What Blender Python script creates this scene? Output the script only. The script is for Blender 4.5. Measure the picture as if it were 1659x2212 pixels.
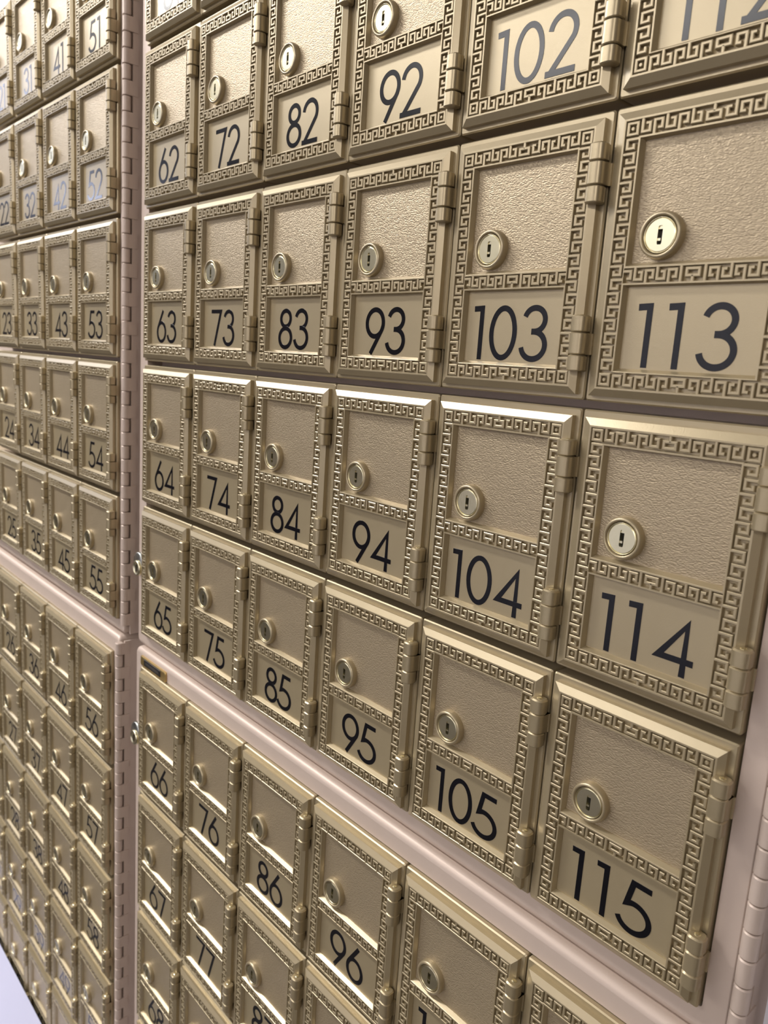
import bpy, math, random
from mathutils import Matrix, Vector

for o in list(bpy.data.objects):
    bpy.data.objects.remove(o, do_unlink=True)
S = bpy.context.scene
COL = S.collection

# ------------------------------------------------------------------ scale
U = 0.09            # one mailbox column pitch, in metres
Z0 = 1.60           # height of the reference point (row three, top left corner square)
ROW = 1.3912        # row pitch in column pitches

# ------------------------------------------------------------------ camera
CAM = (7.1153, -3.2984, -1.1253)
RX, RY, RZ = -0.18680, -0.06690, 0.83070
FPX = 1673.2


def rx(t):
    return Matrix.Rotation(t, 3, 'X')


def ry(t):
    return Matrix.Rotation(t, 3, 'Y')


def rz(t):
    return Matrix.Rotation(t, 3, 'Z')


M3 = rz(RZ) @ rx(RX) @ ry(RY)          # columns: right, forward, up
right, fwd, up = M3.col[0], M3.col[1], M3.col[2]
cam_data = bpy.data.cameras.new('camera')
cam = bpy.data.objects.new('camera', cam_data)
COL.objects.link(cam)
mw = Matrix.Identity(4)
for i in range(3):
    mw[i][0], mw[i][1], mw[i][2] = right[i], up[i], -fwd[i]
mw[0][3], mw[1][3], mw[2][3] = CAM[0] * U, CAM[1] * U, CAM[2] * U + Z0
cam.matrix_world = mw
cam_data.sensor_fit = 'VERTICAL'
cam_data.sensor_height = 36.0
cam_data.lens = FPX / 2212.0 * 36.0
cam_data.clip_start = 0.01
cam_data.dof.use_dof = True
cam_data.dof.focus_distance = 0.41
cam_data.dof.aperture_fstop = 17
S.camera = cam

# ------------------------------------------------------------------ view, world, lights
S.view_settings.view_transform = 'Standard'
S.view_settings.look = 'None'
S.view_settings.gamma = 1.0
S.view_settings.use_curve_mapping = False
S.view_settings.exposure = 0.28

W = bpy.data.worlds.new('world')
S.world = W
W.use_nodes = True
W.node_tree.nodes['Background'].inputs[0].default_value = (0.80, 0.86, 1.0, 1)
W.node_tree.nodes['Background'].inputs[1].default_value = 0.05


def area(name, loc, rot, sx, sy, watts, col=(1, 1, 1), spread=180):
    l = bpy.data.lights.new(name, 'AREA')
    l.shape = 'RECTANGLE'
    l.size, l.size_y = sx, sy
    l.energy = watts
    l.color = col
    l.spread = math.radians(spread)
    o = bpy.data.objects.new(name, l)
    COL.objects.link(o)
    o.location = loc
    o.rotation_euler = rot
    return o


WARM = (1.0, 0.94, 0.87)
SOFT = (1.0, 0.97, 0.95)
COOL = (0.74, 0.79, 1.0)
# rows of fluorescent ceiling lights, near the boxes and further out, plus added fill lights
area('ceiling_light_row_by_boxes', (-1.20, -0.74, 2.585), (0, 0, 0), 1.45, 0.20, 40, SOFT)
area('ceiling_light_row_end', (-3.62, -0.90, 2.585), (0, 0, 0), 1.45, 0.34, 9, COOL)
area('added_fill_sills', (-2.4, -0.40, 2.585), (0, 0, 0), 1.0, 0.16, 10, SOFT)  # added between the rows so the lower-left recess sills catch light
area('ceiling_light_far_end', (-5.5, -2.15, 2.585), (0, 0, 0), 0.9, 0.3, 24, COOL)
area('ceiling_light_middle', (-0.95, -1.95, 2.585), (0, 0, 0), 1.3, 0.40, 16, SOFT)
area('added_fill_front_wall', (-0.9, -2.75, 2.585), (0, 0, 0), 1.8, 0.36, 13, WARM)  # added to brighten the front wall that plates and locks reflect
area('added_fill_front_wall_right', (1.7, -2.6, 2.585), (0, 0, 0), 1.3, 0.36, 36, WARM)  # added to light the front wall's right part, mirrored in the right bevels


# ------------------------------------------------------------------ materials
def srgb(r, g, b):
    def f(c):
        c /= 255.0
        return c / 12.92 if c <= 0.04045 else ((c + 0.055) / 1.055) ** 2.4
    return (f(r), f(g), f(b), 1.0)


def material(name, col, metal=0.0, rough=0.5, var=0.0, bump=0.0, bscale=900.0, spec=0.5, coat=0.0):
    m = bpy.data.materials.new(name)
    m.use_nodes = True
    nt = m.node_tree
    p = nt.nodes['Principled BSDF']
    p.inputs['Base Color'].default_value = col
    p.inputs['Metallic'].default_value = metal
    p.inputs['Roughness'].default_value = rough
    p.inputs['Specular IOR Level'].default_value = spec
    p.inputs['Coat Weight'].default_value = coat
    p.inputs['Coat Roughness'].default_value = 0.24
    tc = nt.nodes.new('ShaderNodeTexCoord')
    if var:
        n = nt.nodes.new('ShaderNodeTexNoise')
        n.inputs['Scale'].default_value = 60
        n.inputs['Detail'].default_value = 4
        nt.links.new(tc.outputs['Object'], n.inputs['Vector'])
        mx = nt.nodes.new('ShaderNodeMix')
        mx.data_type = 'RGBA'
        mx.inputs[6].default_value = tuple(c * (1 - var) for c in col[:3]) + (1,)
        mx.inputs[7].default_value = tuple(min(1, c * (1 + var)) for c in col[:3]) + (1,)
        nt.links.new(n.outputs['Fac'], mx.inputs[0])
        nt.links.new(mx.outputs[2], p.inputs['Base Color'])
    if bump:
        n = nt.nodes.new('ShaderNodeTexNoise')
        n.inputs['Scale'].default_value = bscale
        n.inputs['Detail'].default_value = 2
        nt.links.new(tc.outputs['Object'], n.inputs['Vector'])
        b = nt.nodes.new('ShaderNodeBump')
        b.inputs['Strength'].default_value = bump
        b.inputs['Distance'].default_value = 0.0003
        nt.links.new(n.outputs['Fac'], b.inputs['Height'])
        nt.links.new(b.outputs['Normal'], p.inputs['Normal'])
    return m


def pebbled(name, col, metal, rough):
    """leather-grain casting: small wavy horizontal pebbles"""
    m = material(name, col, metal, rough, var=0.05, coat=0.15)
    nt = m.node_tree
    p = nt.nodes['Principled BSDF']
    tc = [n for n in nt.nodes if n.type == 'TEX_COORD'][0]
    oi = nt.nodes.new('ShaderNodeObjectInfo')
    off = nt.nodes.new('ShaderNodeVectorMath')
    off.operation = 'MULTIPLY_ADD'
    nt.links.new(tc.outputs['Object'], off.inputs[0])
    off.inputs[1].default_value = (1, 1, 1)
    nt.links.new(oi.outputs['Location'], off.inputs[2])
    mp = nt.nodes.new('ShaderNodeMapping')
    mp.inputs['Scale'].default_value = (0.44, 1, 1.0)
    nt.links.new(off.outputs[0], mp.inputs['Vector'])
    wob = nt.nodes.new('ShaderNodeTexNoise')
    wob.inputs['Scale'].default_value = 600
    wob.inputs['Detail'].default_value = 1
    nt.links.new(mp.outputs[0], wob.inputs['Vector'])
    add = nt.nodes.new('ShaderNodeMix')
    add.data_type = 'VECTOR'
    add.inputs[0].default_value = 0.0016
    nt.links.new(mp.outputs[0], add.inputs[4])
    sc = nt.nodes.new('ShaderNodeVectorMath')
    sc.operation = 'MULTIPLY_ADD'
    nt.links.new(wob.outputs['Color'], sc.inputs[0])
    sc.inputs[1].default_value = (0.0010, 0.0010, 0.0010)
    nt.links.new(mp.outputs[0], sc.inputs[2])
    v = nt.nodes.new('ShaderNodeTexVoronoi')
    v.feature = 'SMOOTH_F1'
    v.inputs['Scale'].default_value = 1750
    v.inputs['Smoothness'].default_value = 0.25
    nt.links.new(sc.outputs[0], v.inputs['Vector'])
    inv = nt.nodes.new('ShaderNodeMath')
    inv.operation = 'SUBTRACT'
    inv.inputs[0].default_value = 1.0
    nt.links.new(v.outputs['Distance'], inv.inputs[1])
    b = nt.nodes.new('ShaderNodeBump')
    b.inputs['Strength'].default_value = 0.75
    b.inputs['Distance'].default_value = 0.00026
    nt.links.new(inv.outputs[0], b.inputs['Height'])
    nt.links.new(b.outputs['Normal'], p.inputs['Normal'])
    return m


GOLD = srgb(173, 158, 126)
M_GOLD = material('gold_bronze_paint', GOLD, 0.52, 0.37, var=0.05, bump=0.10, bscale=1500, coat=0.35)
M_HINGE = material('gold_bronze_hinge_paint', GOLD, 0.60, 0.36, var=0.08, bump=0.12, bscale=1100, coat=0.3)
M_PLATE = material('smooth_gold_bronze', GOLD, 0.50, 0.38, var=0.03, bump=0.10, bscale=2200, coat=0.35)
M_GRAIN = pebbled('pebbled_gold_bronze', srgb(168, 152, 124), 0.52, 0.43)
M_BRASS = material('polished_pale_brass', srgb(232, 224, 190), 1.0, 0.27, var=0.10, bump=0.06, bscale=700)
M_DARK = material('dark_keyway', (0.006, 0.005, 0.004, 1), 0.3, 0.5)
M_INK = material('navy_black_numerals', srgb(10, 10, 16), 0.0, 0.2, spec=0.4)
M_FRAME = material('rosy_beige_frame_paint', srgb(198, 181, 168), 0.18, 0.45, var=0.03, bump=0.10, bscale=1400, spec=0.3)
M_STEEL = material('satin_steel', srgb(190, 192, 186), 1.0, 0.28)
M_WALL = material('pale_painted_wall', srgb(228, 228, 238), 0.0, 0.75, var=0.02)
M_LEDGE = material('white_laminate', srgb(186, 188, 214), 0.0, 0.5, var=0.01)
M_FLOOR = material('grey_floor', srgb(56, 50, 44), 0.0, 0.7, var=0.1)
M_CEIL = material('ceiling_paint', srgb(225, 222, 215), 0.0, 0.9)
M_DOORW = material('dim_room_wall', srgb(120, 108, 96), 0.0, 0.8, var=0.03)
M_LABEL = material('black_nameplate_enamel', srgb(26, 24, 26), 0.1, 0.35)
M_LABELTXT = material('worn_grey_lettering', srgb(92, 88, 84), 0.4, 0.4)
M_NAMEGOLD = material('yellow_gold_nameplate', srgb(196, 168, 108), 0.85, 0.3, var=0.05)


# ------------------------------------------------------------------ mesh helpers (in units of U)
class MB:
    def __init__(self, off=(0, 0, 0)):
        self.v, self.f, self.sm, self.off = [], [], [], off

    def add(self, verts, faces, smooth=False):
        b = len(self.v)
        ox, oy, oz = self.off
        self.v += [((x - ox) * U, (y - oy) * U, (z - oz) * U) for x, y, z in verts]
        self.f += [tuple(b + i for i in f) for f in faces]
        self.sm += [smooth] * len(faces)

    def quad(self, a, b, c, d):
        self.add([a, b, c, d], [(0, 1, 2, 3)])

    def box(self, x0, x1, y0, y1, z0, z1, ch=0.0):
        """box; the front (low y) edges may be chamfered"""
        if ch:
            self.rings([(rect(x0, x1, z0, z1), y1), (rect(x0, x1, z0, z1), y0 + ch),
                        (rect(x0 + ch, x1 - ch, z0 + ch, z1 - ch), y0)], cap=True)
            self.add([(x0, y1, z0), (x1, y1, z0), (x1, y1, z1), (x0, y1, z1)], [(3, 2, 1, 0)])
            return
        v = [(x, y, z) for x in (x0, x1) for y in (y0, y1) for z in (z0, z1)]
        self.add(v, [(0, 1, 3, 2), (4, 6, 7, 5), (0, 4, 5, 1), (2, 3, 7, 6), (0, 2, 6, 4), (1, 5, 7, 3)])

    def rings(self, rs, cap=False, smooth=False):
        """loft through closed loops [(list of (x,z)), y]; optional front cap"""
        n = len(rs[0][0])
        vs = []
        for pts, y in rs:
            vs += [(p[0], y, p[1]) for p in pts]
        fs = []
        for k in range(len(rs) - 1):
            for i in range(n):
                j = (i + 1) % n
                fs.append((k * n + i, k * n + j, (k + 1) * n + j, (k + 1) * n + i))
        self.add(vs, fs, smooth)
        if cap:
            pts, y = rs[-1]
            self.add([(p[0], y, p[1]) for p in pts], [tuple(range(n))])

    def lathe_y(self, cx, cz, prof, n=40, smooth=True, cap=True):
        """profile [(radius, y)] about an axis along y"""
        self.rings([([(cx + r * math.cos(2 * math.pi * i / n), cz + r * math.sin(2 * math.pi * i / n)) for i in range(n)], y)
                    for r, y in prof], cap=cap, smooth=smooth)

    def lathe_z(self, cx, cy, prof, n=24, flat=0.0):
        """profile [(radius, z)] about a vertical axis, crisp at each profile point, capped both ends;
        flat > 0 squares the section off like a rounded block"""
        def loop(r, z):
            pts = []
            for i in range(n):
                a = 2 * math.pi * (i + 0.5) / n
                c, q = math.cos(a), math.sin(a)
                k = r
                if flat:
                    e = 2 + 4 * flat
                    k = r / (abs(c) ** e + abs(q) ** e) ** (1 / e)
                pts.append((cx + k * c, cy + k * q, z))
            return pts
        for (r0, z0), (r1, z1) in zip(prof[:-1], prof[1:]):
            self.add(loop(r0, z0) + loop(r1, z1), [(i, (i + 1) % n, n + (i + 1) % n, n + i) for i in range(n)], True)
        self.add(loop(*prof[0]), [tuple(range(n))[::-1]])
        self.add(loop(*prof[-1]), [tuple(range(n))])

    def ridge(self, pts, w, yb, yt, ch, closed=False):
        """raised strip with a trapezoid section along a polyline in the x-z plane"""
        n = len(pts)
        h = w / 2
        prof = [(-h, yb), (-h, yt + ch * 0.7), (-h + ch, yt), (h - ch, yt), (h, yt + ch * 0.7), (h, yb)]
        m = len(prof)
        vs = []
        for i in range(n):
            p = Vector(pts[i])
            a = Vector(pts[i - 1]) if (i > 0 or closed) else None
            b = Vector(pts[(i + 1) % n]) if (i < n - 1 or closed) else None
            d1 = (p - a).normalized() if a is not None else None
            d2 = (b - p).normalized() if b is not None else None
            if d1 is None:
                d1 = d2
            if d2 is None:
                d2 = d1
            n1, n2 = Vector((-d1.y, d1.x)), Vector((-d2.y, d2.x))
            k = n1 + n2
            k = k / max(0.3, k.dot(n1)) if k.length > 1e-6 else n1
            for o, y in prof:
                q = p + k * o
                vs.append((q.x, y, q.y))
        fs = []
        for i in range(n if closed else n - 1):
            j = (i + 1) % n
            for t in range(m - 1):
                fs.append((i * m + t, j * m + t, j * m + t + 1, i * m + t + 1))
        if not closed:
            fs.append(tuple(range(m)))
            fs.append(tuple((n - 1) * m + t for t in reversed(range(m))))
        self.add(vs, fs)

    def mesh(self, name, mat):
        me = bpy.data.meshes.new(name)
        me.from_pydata(self.v, [], self.f)
        me.polygons.foreach_set('use_smooth', self.sm)
        me.materials.append(mat)
        import bmesh
        bm = bmesh.new()
        bm.from_mesh(me)
        bmesh.ops.recalc_face_normals(bm, faces=bm.faces)
        bm.to_mesh(me)
        bm.free()
        return me

    def build(self, name, mat, parent=None):
        return link(name, self.mesh(name, mat), parent)


def link(name, data, parent=None):
    o = bpy.data.objects.new(name, data)
    COL.objects.link(o)
    if parent is not None:
        o.parent = parent
    return o


def rect(x0, x1, z0, z1):
    return [(x0, z0), (x1, z0), (x1, z1), (x0, z1)]


def rrect(x0, x1, z0, z1, r, n=5):
    pts = []
    for cx, cz, a0 in ((x1 - r, z1 - r, 0), (x0 + r, z1 - r, 90), (x0 + r, z0 + r, 180), (x1 - r, z0 + r, 270)):
        for i in range(n + 1):
            a = math.radians(a0 + 90 * i / n)
            pts.append((cx + r * math.cos(a), cz + r * math.sin(a)))
    return pts


def thing(name, label, cat, loc, group=None):
    o = bpy.data.objects.new(name, None)
    COL.objects.link(o)
    o.empty_display_size = 0.02
    o.location = loc
    o['label'] = label
    o['category'] = cat
    if group:
        o['group'] = group
    return o


def structure(name, mb, mat):
    o = mb.build(name, mat)
    o['kind'] = 'structure'
    o['label'] = name.replace('_', ' ') + ' of the mail room'
    o['category'] = name.split('_')[0]
    return o


def world(x, y, z):
    return (x * U, y * U, z * U + Z0)


# ------------------------------------------------------------------ the room
def room_box(x0, x1, y0, y1, z0, z1):
    m = MB((0, 0, 0))
    m.box(x0 / U, x1 / U, y0 / U, y1 / U, z0 / U, z1 / U)
    return m


YW = 0.33 * U
structure('wall_back', room_box(-7.0, 3.0, YW, YW + 0.1, 0, 2.6), M_WALL)
structure('floor', room_box(-7.0, 3.0, -3.2, YW + 0.1, -0.05, 0), M_FLOOR)
structure('ceiling', room_box(-7.0, 3.0, -3.2, YW + 0.1, 2.6, 2.65), M_CEIL)
structure('wall_left', room_box(-7.1, -7.0, -3.2, YW + 0.1, 0, 2.6), M_DOORW)
structure('wall_right', room_box(3.0, 3.1, -3.2, YW + 0.1, 0, 2.6), M_DOORW)
structure('wall_front', room_box(-7.0, -2.3, -3.3, -3.2, 0, 2.6), M_DOORW)
structure('wall_front_near', room_box(-2.3, 3.0, -3.3, -3.2, 0, 2.6), M_WALL)

zl = -10.76
ct = thing('ledge_unit', 'low plain white ledge running below the bottom row of mailboxes at left', 'ledge', (-0.3, -0.05, 0))
led = MB((-0.3 / U, -0.05 / U, -Z0 / U))
led.box(-13, 6.0, -0.82, -0.137, zl - 0.12, zl, ch=0.04)
led.build('ledge_top', M_LEDGE, ct)
led = MB((-0.3 / U, -0.05 / U, -Z0 / U))
led.box(-12.8, 5.8, -0.76, -0.20, -Z0 / U + 0.005, zl - 0.12)
led.build('ledge_base', M_LEDGE, ct)

# ------------------------------------------------------------------ the four hinged cabinets
# local column 0 / first row reference square -> place in units
PANELS = {
    'UR': dict(o=(0.0, 0.0, 0.0), first=61, row0=1, rz0=2 * ROW, top=3.02, bot=-4.165),
    'LR': dict(o=(0.072, -0.050, -4.450), first=66, row0=6, rz0=0.0, top=0.285, bot=-6.98),
    'UL': dict(o=(-6.534, -0.044, 0.006), first=1, row0=1, rz0=2 * ROW, top=3.02, bot=-4.16),
    'LL': dict(o=(-6.566, -0.090, -4.492), first=6, row0=6, rz0=0.0, top=0.315, bot=-6.98),
}
LABELS = {
    'UR': 'rosy beige cabinet face holding mailboxes 61 to 115',
    'LR': 'rosy beige cabinet face with small black nameplate, below mailboxes 65 to 115',
    'UL': 'rosy beige cabinet face holding mailboxes 11 to 55, piano hinge on its right',
    'LL': 'rosy beige cabinet face at lower left holding mailboxes 16 to 60',
}
YBACK = 0.235       # depth of the pocket the boxes sit in
HK = 0.1375         # piano hinge knuckle length


def knuckle_mesh(side):
    m = MB()
    r = 0.040
    m.lathe_z(0, 0, [(r - 0.006, 0.003), (r, 0.009), (r, HK - 0.009), (r - 0.006, HK - 0.003)], 20)
    if side:        # strap that wraps back on to the side leaf
        m.box(0.024, 0.038, 0.0, 0.10, 0.005, HK - 0.005)
    else:           # strap that wraps on to the front frame
        m.box(-0.040, 0.0, 0.015, 0.045, 0.005, HK - 0.005)
    return m.mesh('hinge_knuckle', M_FRAME)


KN = (knuckle_mesh(True), knuckle_mesh(False))


def cabinet(key):
    P = PANELS[key]
    ox, oy, oz = P['o']
    t, b = P['top'], P['bot']
    depth = 0.33 - oy - 0.001
    root = thing('mailbox_cabinet', LABELS[key], 'mailbox cabinet', world(ox + 2.87, oy + depth, oz + b),
                 'hinged mailbox cabinet faces')
    base = (2.87, depth, b)
    m = MB(base)
    r = 0.05
    prof = [(0, depth - 0.1), (0, 0.085 + r)]
    for i in range(1, 6):
        a = math.pi / 2 * i / 5
        prof.append((r * (1 - math.cos(a)), 0.085 + r * (1 - math.sin(a))))
    m.rings([(rrect(-0.325 + d, 6.002 - d * 0.3, b + d, t - d, max(0.075 - d, 0.02)), y) for d, y in prof], smooth=True)
    d = prof[-1][0]
    zt_, zb_ = P['rz0'] + 0.122, P['rz0'] - 4 * ROW - 1.234
    m.rings([(rrect(-0.325 + d, 6.002 - d * 0.3, b + d, t - d, 0.025), 0.085),
             (rrect(-0.129, 5.876, zb_, zt_, 0.015), 0.085), (rrect(-0.129, 5.876, zb_, zt_, 0.015), YBACK)], cap=True)
    m.build('front_frame', M_FRAME, root)
    m = MB(base)
    m.box(-0.30, 6.050, max(depth - 0.105, YBACK + 0.004), depth, b + 0.02, t - 0.02)
    m.build('cabinet_body', M_FRAME, root)
    # side leaf with its row of cut-outs beside the knuckles
    m = MB(base)
    m.box(6.050, 6.074, 0.115, depth, b + 0.03, t - 0.03)
    m.build('hinge_leaf', M_FRAME, root)
    hinge = bpy.data.objects.new('piano_hinge', None)
    COL.objects.link(hinge)
    hinge.empty_display_size = 0.01
    hinge.parent = root
    hinge.location = ((6.043 - base[0]) * U, (0.066 - base[1]) * U, 0)
    n = int((t - b - 0.08) / HK)
    for i in range(n):
        k = link('hinge_knuckle', KN[i % 2], hinge)
        k.location = (0, 0, (t - 0.04 - b - (i + 1) * HK) * U)
    # key lock on the left stile
    zc = {'UR': -3.33, 'LR': -0.71, 'UL': -3.33, 'LL': -0.71}[key]
    m = MB(base)
    m.lathe_y(-0.235, zc + 0.058, [(0.104, 0.084), (0.104, 0.052), (0.094, 0.045), (0.0, 0.045)], 32, cap=False)
    la = m.build('panel_lock', M_STEEL, root)
    m = MB(base)
    m.lathe_y(-0.225, zc, [(0.080, 0.060), (0.080, 0.030), (0.072, 0.021), (0.064, 0.020), (0.062, 0.024), (0.0, 0.023)], 32, cap=False)
    m.build('lock_cylinder', M_BRASS, la)
    m = MB(base)
    m.box(-0.231, -0.219, 0.0215, 0.0260, zc - 0.035, zc + 0.035)
    m.build('keyhole', M_DARK, la)
    if key == 'LR':
        m = MB(base)
        m.rings([(rrect(-0.165, 0.40, 0.122, 0.226, 0.02), 0.086), (rrect(-0.165, 0.40, 0.122, 0.226, 0.02), 0.072),
                 (rrect(-0.155, 0.39, 0.130, 0.218, 0.016), 0.066)], cap=True)
        npl = m.build('nameplate', M_NAMEGOLD, root)
        m = MB(base)
        m.box(-0.072, 0.292, 0.061, 0.067, 0.141, 0.209, ch=0.004)
        m.build('nameplate_inlay', M_LABEL, npl)
        m = MB(base)
        xx = -0.035
        rnd = random.Random(4)
        while xx < 0.26:            # worn, unreadable letters
            wl = rnd.uniform(0.012, 0.02)
            m.box(xx, xx + wl, 0.0595, 0.0615, 0.163, 0.190)
            xx += wl + 0.008
        m.build('worn_lettering', M_LABELTXT, npl)
    return root


for key in PANELS:
    cabinet(key)

# trim strip closing the wall to the right of the near bay
tr = MB((0, 0, 0))
tr.box(6.180, 6.235, 0.20, 0.33, -11.5, 3.2, ch=0.01)
o = tr.build('trim_1', M_FRAME)
o.location = (0, 0, Z0)
o['kind'] = 'structure'
o['label'] = 'narrow trim strip beside the right-hand piano hinge'
o['category'] = 'trim'

# ------------------------------------------------------------------ mailbox geometry
# local coordinates: origin at the centre of the top left corner square, y = 0 is the raised face
WM, HM = 0.757, 1.1235
XC = WM / 2
BASE = (0.3735, YBACK, -1.23)      # bottom middle of the flange, on the cabinet face
YF = 0.0            # raised face
YC = 0.025          # bottom of the key-pattern channel
YP = 0.034          # sunken panels


def face_frame_mesh():
    m = MB(BASE)
    m.rings([(rrect(-0.124, 0.867, -1.23, 0.118, 0.012, 3), YBACK - 0.0005),
             (rrect(-0.124, 0.867, -1.23, 0.118, 0.012, 3), 0.058),
             (rrect(-0.117, 0.860, -1.223, 0.111, 0.010, 3), 0.050)], cap=True)
    return m.mesh('face_frame', M_GOLD)


LEATHER = (0.044, 0.713, -0.604, -0.044)
MID = (0.040, 0.717, -0.679, -0.611)
NUMW = (0.044, 0.713, -1.0835, -0.686)
RIM = (0.0345, WM - 0.0345, -HM + 0.0345, -0.0345)
CHAN = (-0.036, WM + 0.036, -HM - 0.036, 0.036)


def door_mesh():
    m = MB(BASE)
    X0, X1, ZB, ZT = -0.090, 0.834, -1.2035, 0.082
    m.rings([(rect(X0, X1, ZB, ZT), 0.050), (rect(X0, X1, ZB, ZT), 0.021),
             (rect(-0.047, WM + 0.047, -HM - 0.047, 0.047), YF + 0.001),
             (rect(-0.045, WM + 0.045, -HM - 0.045, 0.045), YF),
             (rect(CHAN[0] - 0.001, CHAN[1] + 0.001, CHAN[2] - 0.001, CHAN[3] + 0.001), YF),
             (rect(CHAN[0] + 0.0015, CHAN[1] - 0.0015, CHAN[2] + 0.0015, CHAN[3] - 0.0015), YF + 0.003),
             (rect(CHAN[0] + 0.003, CHAN[1] - 0.003, CHAN[2] + 0.003, CHAN[3] - 0.003), YC)])
    # channel floor between the outer land and the inner rim
    a, b = CHAN, RIM
    e = 0.003
    m.quad((a[0] + e, YC, a[2] + e), (b[0] - 0.001, YC, a[2] + e), (b[0] - 0.001, YC, a[3] - e), (a[0] + e, YC, a[3] - e))
    m.quad((b[1] + 0.001, YC, a[2] + e), (a[1] - e, YC, a[2] + e), (a[1] - e, YC, a[3] - e), (b[1] + 0.001, YC, a[3] - e))
    m.quad((b[0] - 0.001, YC, b[3] + 0.001), (b[1] + 0.001, YC, b[3] + 0.001), (b[1] + 0.001, YC, a[3] - e), (b[0] - 0.001, YC, a[3] - e))
    m.quad((b[0] - 0.001, YC, a[2] + e), (b[1] + 0.001, YC, a[2] + e), (b[1] + 0.001, YC, b[2] - 0.001), (b[0] - 0.001, YC, b[2] - 0.001))
    # rim: outer wall, rounded shoulder
    m.rings([(rect(b[0] - 0.001, b[1] + 0.001, b[2] - 0.001, b[3] + 0.001), YC), (rect(b[0], b[1], b[2], b[3]), YF + 0.004),
             (rect(b[0] + 0.002, b[1] - 0.002, b[2] + 0.002, b[3] - 0.002), YF + 0.001)])
    # rim top: grid with three openings
    i = 0.002
    xs = [b[0] + i, LEATHER[0], MID[0], MID[1], LEATHER[1], b[1] - i]
    xs = sorted(xs)
    zs = sorted([b[2] + i, NUMW[2], NUMW[3], MID[2], MID[3], LEATHER[2], LEATHER[3], b[3] - i])
    yt = YF + 0.001
    for p in range(len(xs) - 1):
        for q in range(len(zs) - 1):
            cx, cz = (xs[p] + xs[p + 1]) / 2, (zs[q] + zs[q + 1]) / 2
            if any(h[0] < cx < h[1] and h[2] < cz < h[3] for h in (LEATHER, MID, NUMW)):
                continue
            m.quad((xs[p], yt, zs[q]), (xs[p + 1], yt, zs[q]), (xs[p + 1], yt, zs[q + 1]), (xs[p], yt, zs[q + 1]))
    # sloped walls down to the sunken panels
    for h in (LEATHER, NUMW):
        dp = YP + 0.002 - yt
        rs = []
        for u, q in ((0, 0), (0.08, 0.02), (0.18, 0.09), (1.0, 0.80), (1.01, 1.0)):
            rs.append((rect(h[0] + 0.012 * u, h[1] - 0.006 * u, h[2] + 0.0165 * u, h[3] - 0.007 * u), yt + dp * q))
        m.rings(rs)
    h = MID
    m.rings([(rect(*h), yt), (rect(h[0] + 0.0015, h[1] - 0.0015, h[2] + 0.0015, h[3] - 0.0015), yt + 0.003),
             (rect(h[0] + 0.003, h[1] - 0.003, h[2] + 0.003, h[3] - 0.003), YC)])
    m.quad((h[0], YC, h[2]), (h[1], YC, h[2]), (h[1], YC, h[3]), (h[0], YC, h[3]))

    # ---- Greek key ridges
    RW, CH = 0.0150, 0.0035
    Yt = YF + 0.0012

    def ridge(pts, closed=False, w=RW):
        m.ridge(pts, w, YC + 0.001, Yt, CH, closed)

    def hook(f, wd, p=0.0593):
        """f maps (s along, t across from the attached side) to (x, z)"""
        k = p / 0.0593
        a, bb, c = 0.0078 * k, 0.0447 * k, 0.0262 * k
        hi, lo = wd - 0.0150, 0.0215
        ridge([f(a, -0.002), f(a, hi), f(bb, hi), f(bb, lo), f(c, lo)])

    HB = 0.0705
    # four corner squares with a peg
    for cx in (0, WM):
        for cz in (0, -HM):
            s = 0.0235
            ridge([(cx - s, cz - s), (cx + s, cz - s), (cx + s, cz + s), (cx - s, cz + s)], True, 0.0145)
            m.lathe_y(cx, cz, [(0.0115, YC), (0.0105, YF + 0.006), (0.007, YF + 0.002)], 12)
    # top and bottom bands, mirrored about the middle
    p = 0.0593
    for sgn in (1, -1):
        X = (lambda s: s) if sgn == 1 else (lambda s: WM - s)
        for k in range(5):
            s0 = 0.0400 + k * p
            for top in (True, False):
                lz = (lambda t: 0.036 - t) if top else (lambda t: -HM - 0.036 + t)
                rm = (lambda t: -0.0345 + t) if top else (lambda t: -HM + 0.0345 - t)
                fz = lz if k % 2 == 0 else rm
                hook(lambda s, t, s0=s0, fz=fz, X=X: (X(s0 + s), fz(t)), HB, p)
    for top in (True, False):
        c = 0.0 if top else -HM
        g = 1 if top else -1
        a, w2 = 0.0285, 0.0145
        cz = c - g * 0.006
        ridge([(XC - a, cz - w2), (XC + a, cz - w2), (XC + a, cz + w2), (XC - a, cz + w2)], True)
        ridge([(XC, cz + g * w2), (XC, c + g * 0.038)])
    # middle band
    z1, z0 = MID[3], MID[2]
    wd = z1 - z0
    pm = 0.0562
    for sgn in (1, -1):
        X = (lambda s: s) if sgn == 1 else (lambda s: WM - s)
        x0 = MID[0]
        k = pm / 0.0593
        hi, lo = z0 + wd - 0.0145, z0 + 0.0205
        ridge([(X(x0 - 0.002), hi), (X(x0 + 0.036), hi), (X(x0 + 0.036), lo), (X(x0 + 0.018), lo)])
        for j in range(4):
            s0 = x0 + 0.050 + j * pm
            f = (lambda t: z1 - t) if j % 2 == 0 else (lambda t: z0 + t)
            hook(lambda s, t, s0=s0, f=f, X=X: (X(s0 + s), f(t)), wd, pm)
        xb = x0 + 0.050 + 4 * pm + 0.008
        ridge([(X(xb), z0 - 0.001), (X(xb), z1 + 0.001)])
    zc = (z0 + z1) / 2 + 0.006
    ridge([(XC - 0.0285, zc - 0.0145), (XC + 0.0285, zc - 0.0145), (XC + 0.0285, zc + 0.0145), (XC - 0.0285, zc + 0.0145)], True)
    ridge([(XC, zc - 0.0145), (XC, z0 - 0.001)])
    # side bands
    pv = (HM - 0.0345 * 2 - 0.0045) / 17
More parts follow.
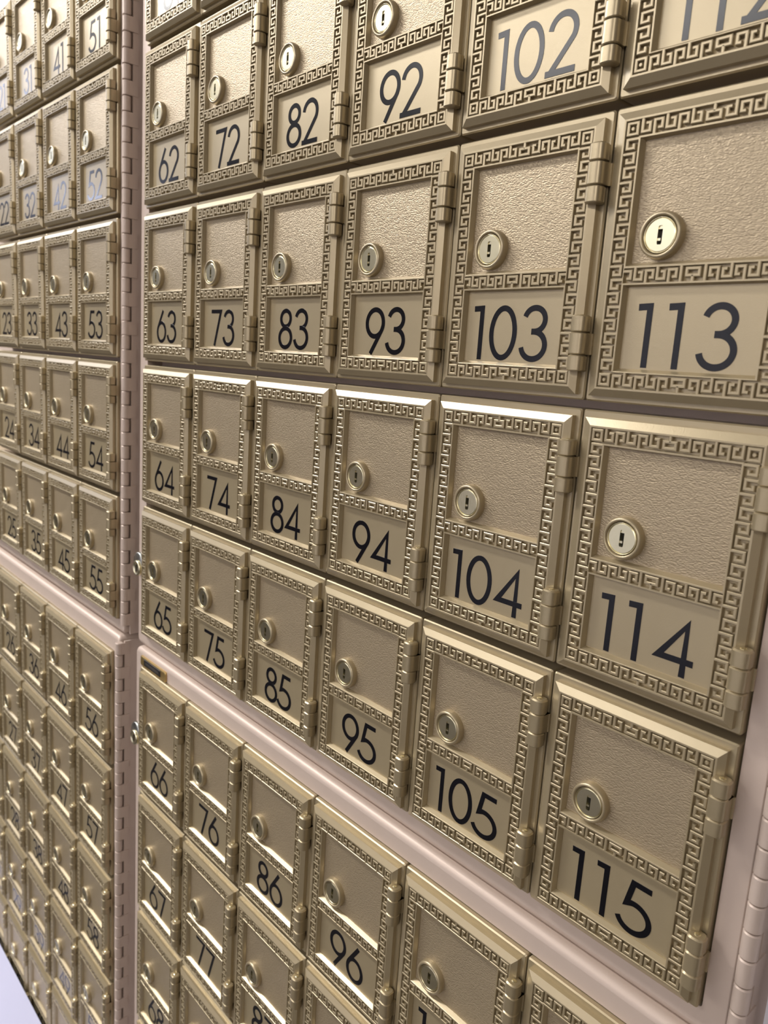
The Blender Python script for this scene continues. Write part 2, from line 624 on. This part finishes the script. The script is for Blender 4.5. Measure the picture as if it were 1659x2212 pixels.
    for sgn in (1, -1):
        X = (lambda x: x) if sgn == 1 else (lambda x: WM - x)
        for k in range(17):
            zs0 = -0.0370 - k * pv
            if k % 2 == 0:
                f = lambda t: WM - 0.0345 + t
            else:
                f = lambda t: WM + 0.036 - t
            hook(lambda s, t, zs0=zs0, f=f, X=X: (X(f(t)), zs0 - s), HB, pv)
    return m.mesh('door', M_GOLD)


def panel_mesh(h, mat, name):
    m = MB(BASE)
    g = 0.012
    m.rings([(rect(h[0] + 0.004, h[1] - 0.003, h[2] + 0.006, h[3] - 0.003), YP + 0.008),
             (rect(h[0] + 0.004, h[1] - 0.003, h[2] + 0.006, h[3] - 0.003), YP)], cap=True)
    return m.mesh(name, mat)


LX, LZ = 0.200, -0.474


def lock_mesh():
    m = MB(BASE)
    m.lathe_y(LX, LZ, [(0.106, YP + 0.002), (0.105, 0.014), (0.102, 0.001), (0.097, -0.005), (0.091, -0.007),
                       (0.086, -0.005), (0.0835, 0.000), (0.0828, 0.020), (0.072, 0.022)], 48, cap=False)
    return m.mesh('lock', M_GOLD)


def lock_cylinder_mesh():
    m = MB(BASE)
    n = 48
    hx, hz = 0.0115, 0.0410
    y0 = 0.002

    def circ(r):
        return [(LX + r * math.cos(2 * math.pi * (i + 0.5) / n), LZ + r * math.sin(2 * math.pi * (i + 0.5) / n)) for i in range(n)]

    def slot():
        pts = []
        for i in range(n):
            a = 2 * math.pi * (i + 0.5) / n
            c, s = math.cos(a), math.sin(a)
            k = min(hx / abs(c) if abs(c) > 1e-6 else 1e9, hz / abs(s) if abs(s) > 1e-6 else 1e9)
            pts.append((LX + c * k, LZ + s * k))
        return pts
    # thin outer bezel, groove, then the face with its key slot
    m.lathe_y(LX, LZ, [(0.0785, 0.014), (0.0785, y0 - 0.001), (0.0765, y0 - 0.003), (0.0748, y0), (0.0742, y0 + 0.006), (0.0732, y0 + 0.006)], n, cap=False)
    m.rings([(circ(0.0732), y0 + 0.006), (circ(0.0722), y0 + 0.001), (circ(0.0702), y0), (slot(), y0), (slot(), y0 + 0.028)])
    # brass ward crossing the slot low down, and a lip at its top
    m.box(LX - hx, LX + 0.003, y0 + 0.004, y0 + 0.02, LZ - 0.024, LZ - 0.013)
    m.box(LX - hx, LX + hx, y0 + 0.006, y0 + 0.02, LZ + 0.026, LZ + hz)
    return m.mesh('lock_cylinder', M_BRASS)


def keyhole_mesh():
    m = MB(BASE)
    m.box(LX - 0.012, LX + 0.012, 0.024, 0.030, LZ - 0.042, LZ + 0.042)
    return m.mesh('keyhole', M_DARK)


KX, KY, KR = 0.838, 0.000, 0.0425


def hinge_mesh(zt):
    """fixed middle knuckle with its strap running back to the face frame"""
    m = MB(BASE)
    r = KR
    m.lathe_z(KX, KY, [(r - 0.005, zt - 0.1055), (r, zt - 0.1005), (r, zt - 0.006), (r - 0.007, zt)], 40, 0.22)
    m.rings([(rect(KX - 0.002, KX + r, zt - 0.104, zt - 0.002), KY),
             (rect(KX - 0.002, KX + r, zt - 0.104, zt - 0.002), 0.051)])
    m.quad((KX, KY, zt - 0.002), (KX + r, KY, zt - 0.002), (KX + r, 0.051, zt - 0.002), (KX, 0.051, zt - 0.002))
    m.box(KX + r - 0.02, KX + r + 0.008, 0.038, 0.051, zt - 0.104, zt - 0.002)
    return m.mesh('hinge', M_HINGE)


def knuckle_part(zt, h):
    """door-side knuckle, rounded towards the front and blended back into the door edge"""
    m = MB(BASE)
    r = KR
    m.lathe_z(KX, KY, [(r - 0.005, zt - h), (r, zt - h + 0.005), (r, zt - 0.007), (r - 0.008, zt)], 40, 0.22)
    m.box(KX - 0.034, KX - 0.002, KY, 0.045, zt - h + 0.002, zt - 0.002)
    return m.mesh('hinge_knuckle', M_HINGE)


def pin_mesh(zt):
    m = MB(BASE)
    m.lathe_z(KX, KY, [(0.0155, zt - 0.01), (0.0155, zt + 0.001), (0.010, zt + 0.0035)], 14)
    return m.mesh('hinge_pin', M_BRASS)


ME = dict(face_frame=face_frame_mesh(), door=door_mesh(),
          textured_panel=panel_mesh(LEATHER, M_GRAIN, 'textured_panel'),
          number_plate=panel_mesh(NUMW, M_PLATE, 'number_plate'),
          lock=lock_mesh(), lock_cylinder=lock_cylinder_mesh(), keyhole=keyhole_mesh())
HZ = (-0.037, -0.822)
HINGES = []
for zt in HZ:
    HINGES.append((hinge_mesh(zt - 0.083), knuckle_part(zt, 0.0805), knuckle_part(zt - 0.191, 0.078), pin_mesh(zt)))

# ------------------------------------------------------------------ numerals (thin stick-on figures)
NH, NW = 0.292, 0.0305      # figure height and stroke width
NB = -1.058                 # baseline
YN = YP - 0.0016


def arc(cx, cz, ax, az, a0, a1, n=22):
    return [(cx + ax * math.cos(math.radians(a0 + (a1 - a0) * i / n)), cz + az * math.sin(math.radians(a0 + (a1 - a0) * i / n))) for i in range(n + 1)]


def glyph(ch):
    """centre lines in figure units (height 1, stroke s); returns (advance width, [(points, closed)])"""
    s = NW / NH
    h = s / 2
    if ch == '0':
        w = 0.655
        return w, [(arc(w / 2, 0.5, w / 2 - h, 0.5 - h, 0, 360, 40)[:-1], True)]
    if ch == '1':
        w = 0.27
        return w, [([(0.02, 1 - h - 0.01), (w - h, 1 - h), (w - h, 0)], False)]
    if ch == '2':
        w = 0.62
        r = w / 2 - h
        p = arc(w / 2, 1 - h - r, r, r, 172, -32, 24)
        return w, [(p + [(0.10, h)], False), ([(0.005, h), (w - 0.01, h)], False)]
    if ch == '3':
        w = 0.64
        r1, r2 = 0.235, 0.255
        top = arc(0.325, 0.535 + (1 - h - 0.535) / 2, 0.225, (1 - h - 0.535) / 2, 165, -88, 26)
        bot = arc(0.325, h + (0.535 - h) / 2, w - 0.325 - h, (0.535 - h) / 2, 88, -170, 30)
        return w, [(top, False), (bot, False), ([(0.27, 0.535), (0.36, 0.535)], False)]
    if ch == '4':
        w = 0.70
        return w, [([(0.54, 0), (0.54, 0.86), (0.105, 0.26), (0.40, 0.26)], False), ([(0.38, 0.26), (w, 0.26)], False)]
    if ch == '5':
        w = 0.62
        bowl = arc(0.27, h + 0.262, w - 0.27 - h, 0.262, 99, -160, 30)
        return w, [([(w - 0.07, 1 - h), (0.215, 1 - h), (0.125, 0.535)] + bowl, False)]
    if ch == '6':
        w = 0.64
        r = w / 2 - h
        rz_ = 0.285
        cz = h + rz_
        ring = arc(w / 2, cz, r, rz_, 0, 360, 36)[:-1]
        a = math.radians(150)
        st = (w / 2 + r * math.cos(a), cz + rz_ * math.sin(a))
        return w, [(ring, True), ([(w / 2 + r * math.cos(math.radians(168)), cz + rz_ * math.sin(math.radians(168))), st, (0.43, 1.0)], False)]
    if ch == '9':
        w, g = glyph('6')
        return w, [([(w - x, 1 - z) for x, z in p], c) for p, c in g]
    if ch == '7':
        w = 0.60
        return w, [([(0.01, 1 - h), (w - 0.075, 1 - h), (0.20, 0)], False)]
    if ch == '8':
        w = 0.61
        t = arc(w / 2, 0.755, 0.205, 0.245 - h, 0, 360, 32)[:-1]
        b = arc(w / 2, 0.285, w / 2 - h, 0.285 - h, 0, 360, 36)[:-1]
        return w, [(t, True), (b, True)]


def number_mesh(txt):
    m = MB(BASE)
    gap = 0.06 if len(txt) == 3 else 0.03
    gl = [glyph(c) for c in txt]
    gaps = [gap + ((0.19 if txt[:2] == '11' else 0.10) if (txt[i] == '1' and len(txt) == 3) else 0.03 if '1' in txt[i:i + 2] else 0) for i in range(len(txt) - 1)]
    tot = sum(g[0] for g in gl) + sum(gaps)
    k = NH
    x = 0.362 - tot * k / 2
    for i, (w, strokes) in enumerate(gl):
        for si, (pts, closed) in enumerate(strokes):
            m.ridge([(x + px * k, NB + pz * k) for px, pz in pts], NW, YP + 0.001, YN - 0.00025 * si, 0.0004, closed)
        x += (w + (gaps[i] if i < len(gaps) else 0)) * k
    return m.mesh('number', M_INK)


# ------------------------------------------------------------------ place the mailboxes
def project(x, y, z):
    d = Vector((x - CAM[0], y - CAM[1], z - CAM[2]))
    a, b, c = d.dot(right), d.dot(fwd), d.dot(up)
    if b < 0.05:
        return None
    return 829.5 + FPX * a / b, 1106 - FPX * c / b


def make_mailbox():
    r = thing('mailbox', 'x', 'mailbox', (0, 0, 0), 'numbered mailboxes')
    link('face_frame', ME['face_frame'], r)
    d = link('door', ME['door'], r)
    link('textured_panel', ME['textured_panel'], d)
    link('number_plate', ME['number_plate'], d)
    link('number', ME['number_plate'], d)
    l = link('lock', ME['lock'], r)
    link('lock_cylinder', ME['lock_cylinder'], l)['label'] = 'shiny brass lock face'
    link('keyhole', ME['keyhole'], l)
    for hm, k1, k2, pm_ in HINGES:
        h = link('hinge', hm, r)
        link('hinge_knuckle', k1, h)
        link('hinge_knuckle', k2, h)
        link('hinge_pin', pm_, h)
    return r


def copy_tree(o, parent=None):
    c = o.copy()
    COL.objects.link(c)
    if parent is not None:
        c.parent = parent
    for ch in kids[o.name]:
        copy_tree(ch, c)
    return c


proto = make_mailbox()
kids = {o.name: list(o.children) for o in [proto] + list(proto.children_recursive)}
first = True
boxes = []
for key, P in PANELS.items():
    ox, oy, oz = P['o']
    for c in range(6):
        for r in range(5):
            num = P['first'] + 10 * c + r
            lx, lz = float(c), P['rz0'] - r * ROW
            pts = [project(ox + lx + dx, oy + 0.02, oz + lz + dz) for dx in (-0.1, 0.37, 0.85) for dz in (-1.2, -0.8, -0.3, 0.08)]
            pts = [q for q in pts if q]
            if not any(-4 < q[0] < 1663 and -4 < q[1] < 2216 for q in pts):
                continue
            npt = project(ox + lx + 0.39, oy + 0.02, oz + lz - 0.93)
            seen = npt and 0 < npt[0] < 1659 and 0 < npt[1] < 2212
            boxes.append((num, key, world(ox + lx + BASE[0], oy + BASE[1], oz + lz + BASE[2]), seen))
nums = {b[0] for b in boxes}
seen_nums = {b[0] for b in boxes if b[3]}
for num, key, loc, seen in boxes:
    b = proto if first else copy_tree(proto)
    first = False
    b.location = loc
    if seen:
        lab = 'gold-bronze mailbox numbered %d in black, Greek-key border, brass lock' % num
    elif num + 1 in seen_nums and num % 10 != 0:
        lab = 'gold-bronze mailbox cut by the picture edge, directly above mailbox %d' % (num + 1)
    elif num - 1 in seen_nums and num % 10 != 1:
        lab = 'gold-bronze mailbox cut by the picture edge, directly below mailbox %d' % (num - 1)
    elif num + 10 in seen_nums:
        lab = 'gold-bronze mailbox cut by the picture edge, immediately left of mailbox %d' % (num + 10)
    else:
        lab = 'gold-bronze mailbox cut by the picture edge, immediately right of mailbox %d' % (num - 10)
    b['label'] = lab
    me = number_mesh(str(num))
    dr = [o for o in b.children if o.name.split('.')[0] == 'door'][0]
    [o for o in dr.children if o.name.split('.')[0] == 'number'][0].data = me
